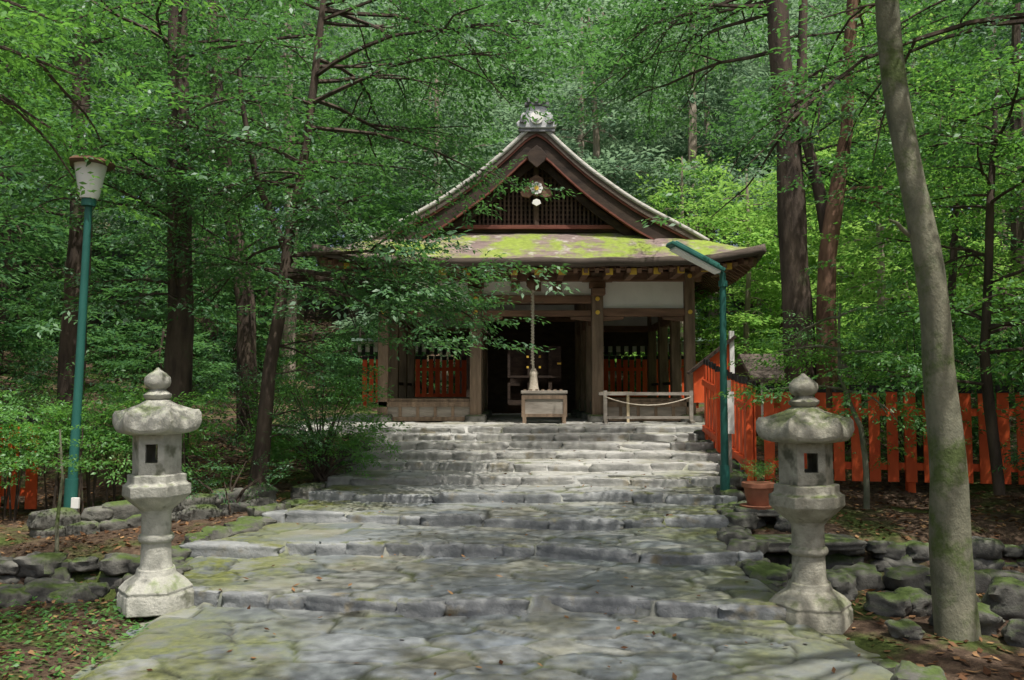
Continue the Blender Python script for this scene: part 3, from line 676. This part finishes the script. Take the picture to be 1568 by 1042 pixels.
for q in (-3.05,3.05):
    for a,b_ in zip(cyy[:-1],cyy[1:]): gh.box(X(q)-.07,X(q)+.07,a+.1,b_-.1,3.10,3.26); gh.box(X(q)-.075,X(q)+.075,a+.1,b_-.1,3.8,3.98)
for q in (-1.21,1.21):
    for a,b_ in zip(cyy[:-1],cyy[1:]): gh.box(X(q)-.06,X(q)+.06,a+.115,b_-.1,3.02,3.2)
g.box(X(-1.09),X(1.09),16.95,17.05,3.10,3.22)
g.obj('front_beams',M['woodh'],shrine,bevel=.01); gh.obj('side_beams',M['woodh'],shrine,bevel=.01)
g=Geo()
for a,b_,z0 in ((-2.94,-1.33,3.262),(1.33,2.94,3.262),(-1.09,1.09,3.522)):
    g.box(X(a),X(b_),17.0,17.03,z0,3.798); g.box(X(a),X(b_),21.58,21.61,z0,3.798)
for q in (-3.05,3.05):
    for a,b_ in zip(cyy[:-1],cyy[1:]): g.box(X(q)-.015,X(q)+.015,a+.1,b_-.1,3.262,3.798)
g.obj('plaster_panels',M['white'],shrine)
g=Geo(); gg=Geo()
for q in (-1.21,1.21):
    g.box(X(q)-.16,X(q)+.16,16.84,17.16,3.66,3.78); g.box(X(q)-.3,X(q)+.3,16.86,16.99,3.78,3.88); g.box(X(q)-.13,X(q)+.13,16.6,16.88,3.5,3.62)
    for zz in (3.17,3.44): gg.plate([(X(q)+.045*math.cos(b),zz+.045*math.sin(b)) for b in np.linspace(0,6.28,11)[:-1]],16.865,16.89)
for q in (-.42,0,.42) : g.box(X(q)-.09,X(q)+.09,16.93,16.999,3.60,3.79)
for q in (-3.05,3.05):
    for zz in (3.18,3.9): gg.plate([(X(q)+.045*math.cos(b),zz+.045*math.sin(b)) for b in np.linspace(0,6.28,11)[:-1]],16.87,16.905)
for q,sg in ((-1.21,1),(-1.21,-1),(1.21,1),(1.21,-1),(3.05,-1),(-3.05,1)):
    x0=X(q)+sg*.12; g.plate([(x0,3.0),(x0+sg*.4,3.04),(x0+sg*.42,3.095),(x0,3.095)] if sg<0 else [(x0,3.0),(x0,3.095),(x0+sg*.42,3.095),(x0+sg*.4,3.04)],16.95,17.03)
g.obj('brackets',M['woodh'],shrine,bevel=.008); gg.obj('gilt_studs',M['gold'],shrine)
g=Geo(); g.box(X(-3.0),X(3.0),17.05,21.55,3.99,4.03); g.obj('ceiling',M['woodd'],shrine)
g=Geo(); gp=Geo(); gr=Geo()
for a,b_ in ((-3.15,-1.21),(1.21,3.15)):
    g.box(X(a),X(b_),16.95,21.6,1.40,1.46)
    gr.box(X(a)+.02,X(b_)-.1,16.9,16.98,1.30,1.40); gr.box(X(a)+.02,X(b_)-.1,16.9,16.98,1.02,1.10)
    n=5
    for k in range(n):
        w=(b_-a-.2)/n; x0=X(a)+.1+k*w; gp.box(x0+.01,x0+w-.01,16.93,16.96,1.10,1.30)
        gr.box(x0-.03,x0+.03,16.91,16.97,1.10,1.30)
for q in (-3.12,3.12,-1.21,1.21): gp.box(X(q)-.02,X(q)+.02,17.0,21.6,1.04,1.40)
g.obj('raised_floor',M['wood'],shrine); gp.obj('floor_skirting',M['woodg'],shrine); gr.obj('floor_frame',M['wood'],shrine)
g=Geo()
for z0 in (1.75,): 
    for q in (-3.05,3.05):
        for a,b_ in zip(cyy[1:-1],cyy[2:]): g.box(X(q)-.03,X(q)+.03,a+.1,b_-.1,z0,z0+.06)
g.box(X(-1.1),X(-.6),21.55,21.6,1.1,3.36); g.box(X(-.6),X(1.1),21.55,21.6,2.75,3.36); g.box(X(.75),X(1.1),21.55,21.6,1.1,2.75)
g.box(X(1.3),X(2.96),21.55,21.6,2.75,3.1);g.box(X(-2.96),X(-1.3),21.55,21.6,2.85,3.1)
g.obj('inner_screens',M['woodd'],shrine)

root=empty('bell_rope'); bx=.40; by=16.55
g=Geo(); g.tube([(bx,by,3.78),(bx+.01,by,3.4),(bx,by,2.2),(bx+.02,by,2.0)],[.026]*4,8); 
for k in range(26):
    z=3.7-k*.062; g.tube([(bx-.03,by-.005,z),(bx+.03,by-.02,z-.04)],[.016,.016],5)
g.obj('rope',M['rope'],root,True)
g=Geo(); g.tube([(bx+.02,by,2.05),(bx+.02,by,1.96),(bx+.02,by,1.9),(bx+.02,by,1.72),(bx+.02,by,1.5)],[.04,.085,.07,.085,.13],14); g.obj('tassel',M['rope'],root,True)
g=Geo(); g.tube([(bx,by,3.58),(bx,by,3.64),(bx,by,3.73),(bx,by,3.8),(bx,by,3.86)],[.04,.11,.125,.1,.03],16); g.box(bx-.12,bx+.12,by-.01,by+.01,3.655,3.675); g.obj('bell',M['brownmetal'],root,True)
g=Geo(); g.beam((bx-.22,by,3.32),(bx+.22,by,3.34),.02,.02); g.obj('crossbar',M['wood'],root)
root=empty('offering_box'); g=Geo(); x0,x1,y0,y1=.20,1.02,16.2,16.65
g.box(x0,x1,y0,y1,1.12,1.56); g.box(x0-.03,x1+.03,y0-.03,y1+.03,1.56,1.62); g.obj('body',M['woodg'],root,bevel=.008)
g=Geo()
for q in (x0,x1-.07): 
    for yy in (y0-.02,y1-.05): g.box(q,q+.07,yy,yy+.07,1.0,1.12)
g.box(x0-.02,x1+.02,y0-.02,y0-.001,1.12,1.18); g.box(x0-.02,x1+.02,y0-.02,y0-.001,1.46,1.53)
for q in (x0-.02,x1-.05): g.box(q,q+.07,y0-.022,y0-.002,1.18,1.46)
for k in range(7): g.box(x0+.02+k*.115,x0+.07+k*.115,y0,y1,1.62,1.645)
g.obj('frame',M['wood'],root)
root=empty('wooden_barrier'); g=Geo(); x0,x1,yy=1.78,3.42,16.35
for q in (x0,x1): g.box(q-.035,q+.035,yy-.035,yy+.035,1.0,1.62); g.box(q-.035,q+.035,yy-.2,yy+.2,1.0,1.05)
g.box(x0-.12,x1+.1,yy-.03,yy+.03,1.53,1.59); g.box(x0,x1,yy-.02,yy+.02,1.08,1.13)
g.obj('frame',M['woodg'],root)
g=Geo(); P=[(x0+(x1-x0)*t,yy-.03,1.5-.16*4*t*(1-t)) for t in np.linspace(0,1,11)]; g.tube(P,[.012]*11,6); g.obj('chain',M['rope'],root,True)
root=empty('low_table'); g=Geo(); g.box(1.75,2.35,16.75,16.88,1.55,1.60); g.box(1.8,1.85,16.76,16.86,1.0,1.55); g.box(2.25,2.3,16.76,16.86,1.0,1.55); g.obj('table',M['cream'],root)

root=empty('inner_sanctuary'); g=Geo(); g.box(-1.6,2.6,24.8,27.5,1.0,4.4)
for q in (-.7,-.1,.5,1.1,1.7): g.box(q-.05,q+.05,24.6,24.72,1.3,3.4)
g.box(-1,2,24.55,24.7,2.0,2.06); g.box(-1,2,24.55,24.75,1.25,1.35); g.obj('walls',M['woodd'],root)
g=Geo(); g.plate([(-2.6,4.3),(.5,6.2),(3.6,4.3),(3.6,4.5),(.5,6.5),(-2.6,4.5)],23.4,28); g.obj('roof',M['roof_edge'],root)
g=Geo()
for q in (.45,.8):
    for zz in (2.3,2.6): g.box(q-.03,q+.03,24.5,24.54,zz-.03,zz+.03)
g.box(1.3,1.6,24.5,24.54,2.38,2.43); g.obj('gilt_fittings',M['gold'],root)
def palisade(name,a,b_,zbase,h,sp,w,cap=True,parent=None,both=True):
    root=empty(name); a=Vector(a);b_=Vector(b_); L=(b_-a).length; d=(b_-a)/L; nrm=Vector((-d.y,d.x,0))
    gs,gc,gp=Geo(),Geo(),Geo(); n=int(L/sp)
    for k in range(n+1):
        p=a+d*(L*k/n); z0=zbase(p.x,p.y); ht=h+random.uniform(-.015,.015)
        def slat(g_,za,zb,t,gr=0):
            q0_=p-d*(w/2+gr); q1_=p+d*(w/2+gr)
            V=[q+nrm*s*t for q in (q0_,q1_) for s in (-1,1)]
            g_.add([(v.x,v.y,za) for v in V]+[(v.x,v.y,zb) for v in V],[(0,1,3,2),(4,6,7,5),(0,2,6,4),(1,5,7,3),(0,4,5,1),(2,3,7,6)])
        slat(gs,z0+.06,z0+ht-.08,.012)
        if cap: slat(gc,z0+ht-.08,z0+ht+.012,.018,.006)
        if both and k%8==0:
            p2=p+nrm*.07; gp.box(p2.x-.045,p2.x+.045,p2.y-.045,p2.y+.045,z0-.1,z0+ht-.05)
    for zz in (.25,.62*h+.15):
        A=a+nrm*.04; B=b_+nrm*.04; gp.beam((A.x,A.y,zbase(a.x,a.y)+zz),(B.x,B.y,zbase(b_.x,b_.y)+zz),.05,.09)
    gs.obj('slats',M['verm'],root,bevel=.004); gp.obj('rails',M['verm'],root)
    if cap: gc.obj('caps',M['black'],root)
    return root
palisade('vermilion_fence',(-4.0,23.2,0),(-1.3,23.2,0),lambda x,y:1.25,1.3,.17,.12)
palisade('vermilion_fence',(2.2,23.2,0),(5.2,23.2,0),lambda x,y:1.25,1.3,.17,.12)
root=empty('fence_canopy_roof')
for a,b_ in ((-4.3,-1.2),(2.1,5.6)):
    g=Geo(); g.plate([(a,2.95),(b_,2.95),(b_,3.03),(a,3.03)],22.8,23.5); g.obj('roof_sheet',M['copper'],root)
    g=Geo(); g.box(a+.1,b_-.1,23.25,23.27,2.68,2.94); g.obj('white_curtain',M['white'],root)
    g=Geo(); x=a+.2
    while x<b_-.15: g.box(x,x+.1,23.22,23.245,2.60,2.90); x+=.22
    g.obj('curtain_stripes',M['black'],root)
gzf=lambda x,y: float(base_z(y))-.02
palisade('vermilion_fence',(3.12,11.05,0),(3.15,13.9,0),gzf,1.36,.20,.12)
palisade('vermilion_fence',(3.3,11.0,0),(6.6,10.3,0),lambda x,y:.42,1.25,.205,.13)
palisade('vermilion_fence',(-6.9,9.75,0),(-5.5,9.85,0),lambda x,y:.2,1.1,.2,.13)
root=empty('small_subsidiary_shrine'); g=Geo(); g.box(4.4,5.6,14.9,15.9,1.05,1.55); g.obj('body',M['verm'],root)
g=Geo(); g.add([(4.1,14.6,1.75),(5.9,14.6,1.75),(5.9,15.4,2.2),(4.1,15.4,2.2),(4.1,16.2,1.75),(5.9,16.2,1.75),(4.1,14.6,1.83),(5.9,14.6,1.83),(5.9,15.4,2.28),(4.1,15.4,2.28),(4.1,16.2,1.83),(5.9,16.2,1.83)],
 [(0,1,2,3),(3,2,5,4),(6,9,8,7),(9,10,11,8),(0,6,7,1),(4,5,11,10),(0,3,9,6),(3,4,10,9),(1,7,8,2),(2,8,11,5)]); g.obj('roof',M['roof_edge'],root)
g=Geo(); [g.box(q-.05,q+.05,14.85,14.95,1.0,1.8) for q in (4.4,4.8,5.2,5.6)]; g.obj('posts',M['white'],root)
root=empty('side_gate'); g=Geo(); g.plate([(3.3,1.95),(3.95,2.5),(3.95,1.4),(3.3,1.4)][::-1],15.5,15.56); g.obj('panel',M['verm'],root); g=Geo(); g.beam((3.2,15.5,1.93),(4.05,15.5,2.6),.2,.05); g.obj('roof',M['woodd'],root)
g=Geo(); g.box(3.95,4.03,15.45,15.53,1.0,2.7); g.obj('post',M['white'],root)

# ------------------------------------------------------------------ stone lanterns
def lantern(loc,m_,yaw=0,h=1.74,w=1.0):
    root=empty('stone_lantern')
    N=36
    def ring(R,z,hexn=1,up=0):
        out=[]
        for k in range(N):
            a=2*math.pi*k/N; t=(a%(math.pi/3))-math.pi/6
            rh=R*math.cos(math.pi/6)/math.cos(t); r=rh*hexn+R*.96*(1-hexn); cn=(abs(t)/(math.pi/6))
            r*=1+.014*noise.noise(Vector((math.cos(a)*2+loc[0],math.sin(a)*2,z*9)))
            out.append((r*math.cos(a),r*math.sin(a),z+up*cn**3+.007*noise.noise(Vector((math.cos(a)*3,math.sin(a)*3+loc[0],z*5)))))
        return out
    g=Geo(); g.rings([ring(.29,-.06),ring(.29,.06),ring(.275,.085),ring(.285,.10),ring(.24,.15,.7),ring(.16,.2,.3),ring(.145,.25,0)]); g.obj('base',m_,root,True,.008)
    g=Geo(); g.rings([ring(r,z,0) for r,z in [(.135,.24),(.12,.28),(.115,.44),(.135,.455),(.14,.475),(.135,.495),(.115,.51),(.115,.66),(.135,.69)]]); g.obj('shaft',m_,root,True)
    g=Geo(); g.rings([ring(.13,.685,.2),ring(.2,.74,.8),ring(.25,.79,1),ring(.262,.80,1),ring(.262,.88,1),ring(.245,.885,1),ring(.225,.90,1),ring(.225,.955,1),ring(.19,.96,1)]); g.obj('platform',m_,root,True,.007)
    g=Geo(); R=.185; ap=R*math.cos(math.pi/6)
    for k in range(6):
        a=math.pi/6+k*math.pi/3; n=Vector((math.cos(a),math.sin(a),0)); s=Vector((-n.y,n.x,0)); W=R
        def panel(s0,s1,z0,z1):
            V=[n*(ap-dd)+s*ss*(W/2-(dd*.577 if abs(ss)==1 else 0)) for ss in (s0,s1) for dd in (0,.035)]
            g.add([(v.x,v.y,z0) for v in V]+[(v.x,v.y,z1) for v in V],[(0,1,3,2),(4,6,7,5),(0,2,6,4),(1,5,7,3),(0,4,5,1),(2,3,7,6)])
        if k in (4,1): panel(-1,-.5,.96,1.27); panel(.5,1,.96,1.27); panel(-.499,.499,.96,1.05); panel(-.499,.499,1.19,1.27)
        else: panel(-1,1,.96,1.27)
    g.obj('fire_box',m_,root)
    g=Geo(); g.box(-.12,.12,-.1,.1,.955,.965); g.obj('fire_box_floor',M['black'],root)
    g=Geo(); g.rings([ring(.20,1.26,1),ring(.27,1.265,1,.01),ring(.32,1.275,1,.03),ring(.338,1.30,1,.05),ring(.335,1.35,1,.065),ring(.315,1.385,1,.06),ring(.275,1.41,1,.035),ring(.21,1.45,1,.015),ring(.14,1.49,.7),ring(.09,1.52,0)]); g.obj('roof',m_,root,True,.004)
    g=Geo(); g.rings([ring(r,z,0) for r,z in [(.07,1.51),(.105,1.54),(.11,1.56),(.075,1.585),(.06,1.60),(.095,1.625),(.105,1.655),(.10,1.69),(.07,1.72),(.03,1.745),(.008,1.765)]]); g.obj('jewel_finial',m_,root,True)
    root.location=loc; root.rotation_euler=(random.uniform(-.012,.012),random.uniform(-.012,.012),yaw); root.scale=(w,w,h/1.765)
lantern((-2.67,6.5,.04),M['lstone'],math.radians(8),1.74,.96)
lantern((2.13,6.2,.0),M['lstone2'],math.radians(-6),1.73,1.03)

# ------------------------------------------------------------------ street lamps
root=empty('street_lamp'); g=Geo(); g.tube([(0,0,-.2),(0.02,0,1.5),(0.03,0,3.55)],[.055,.045,.038],16); g.tube([(0,0,-.1),(0,0,.55)],[.07,.066],16); g.tube([(.03,0,3.5),(.03,0,3.58)],[.075,.075],16); g.obj('pole',M['teal'],root,True)
g=Geo(); g.tube([(.03,0,3.58),(.03,0,3.62),(.03,0,3.95)],[.09,.105,.165],24); g.obj('shade',M['glass'],root,True)
g=Geo(); g.tube([(.03,0,3.95),(.03,0,3.97),(.03,0,4.01),(.03,0,4.04)],[.24,.25,.2,.05],28); g.obj('cap',M['brownmetal'],root,True)
g=Geo(); g.box(.05,.13,-.09,-.06,.25,.36); g.obj('notice_plate',M['white'],root)
root.location=(-4.72,9.2,.12); root.rotation_euler=(0,math.radians(1.2),0)
root=empty('street_lamp'); g=Geo(); g.tube([(0,0,-.2),(0,0,1.4),(0.01,0,2.72)],[.05,.043,.038],16); g.tube([(0,0,-.1),(0,0,.4)],[.06,.058],16); g.tube([(.01,0,2.55),(.01,0,2.62)],[.055,.055],12); g.beam((.01,0,2.7),(-.12,-.03,2.83),.05,.05); g.obj('pole',M['teal'],root,True)
g=Geo(); g.beam((.0,0,2.74),(-.66,-.12,3.06),.22,.05); g.beam((-.05,0,2.80),(-.60,-.1,3.07),.14,.05); g.obj('lamp_head',M['teal'],root,bevel=.012)
g=Geo(); g.beam((-.05,-.005,2.725),(-.62,-.11,3.0),.17,.03); g.obj('lens',M['glass'],root)
root.location=(2.55,10.3,.32)
root=empty('sign_post'); g=Geo(); g.box(2.82,2.87,11.2,11.24,.45,1.75); g.obj('post',M['woodg'],root); g=Geo(); g.box(2.79,2.9,11.17,11.195,1.05,1.6); g.obj('board',M['white'],root)
root=empty('potted_plant'); g=Geo(); px_,py_,pz_=2.62,9.15,.40
g.tube([(px_,py_,pz_),(px_,py_,pz_+.02),(px_,py_,pz_+.19),(px_,py_,pz_+.19),(px_,py_,pz_+.235)],[.11,.12,.155,.175,.175],20); g.tube([(px_,py_,pz_-.03),(px_,py_,pz_)],[.19,.2],20); g.obj('pot',M['terracotta'],root,True)
sp=[(px_+random.uniform(-.1,.1),py_+random.uniform(-.1,.1),pz_+.25+random.uniform(0,.12),random.uniform(0,6.3),.5,0,.2) for k in range(14)]
new_obj('plant',leaves_mesh('pot',sp),M['leafB'],root)

# ------------------------------------------------------------------ light
w=bpy.data.worlds.new('World'); scene.world=w; w.use_nodes=True; nt=w.node_tree; bg=nt.nodes['Background']
sky=_n(nt,'ShaderNodeTexSky',sky_type='NISHITA'); sky.sun_disc=False
sd=Vector((0.20,-0.32,0.92)).normalized(); sky.sun_elevation=math.asin(sd.z); sky.sun_rotation=math.atan2(sd.x,sd.y); sky.dust_density=7; sky.air_density=1.0
nt.links.new(sky.outputs[0],bg.inputs[0]); bg.inputs[1].default_value=.15
L=bpy.data.lights.new('sun','SUN'); L.energy=5; L.angle=math.radians(.6); L.color=(1,.96,.88)
lo=bpy.data.objects.new('sun',L); COL.objects.link(lo); lo.rotation_euler=sd.to_track_quat('Z','Y').to_euler(); lo.location=(5,-5,20)
cam=bpy.data.cameras.new('camera'); co=bpy.data.objects.new('camera',cam); COL.objects.link(co); cam.lens=30; cam.sensor_width=36; cam.clip_end=1500
co.location=(0,0,1.6); co.rotation_euler=(math.radians(90+3.46),0,0); scene.camera=co
scene.view_settings.view_transform='Standard'
try: scene.view_settings.look='None'
except Exception: pass
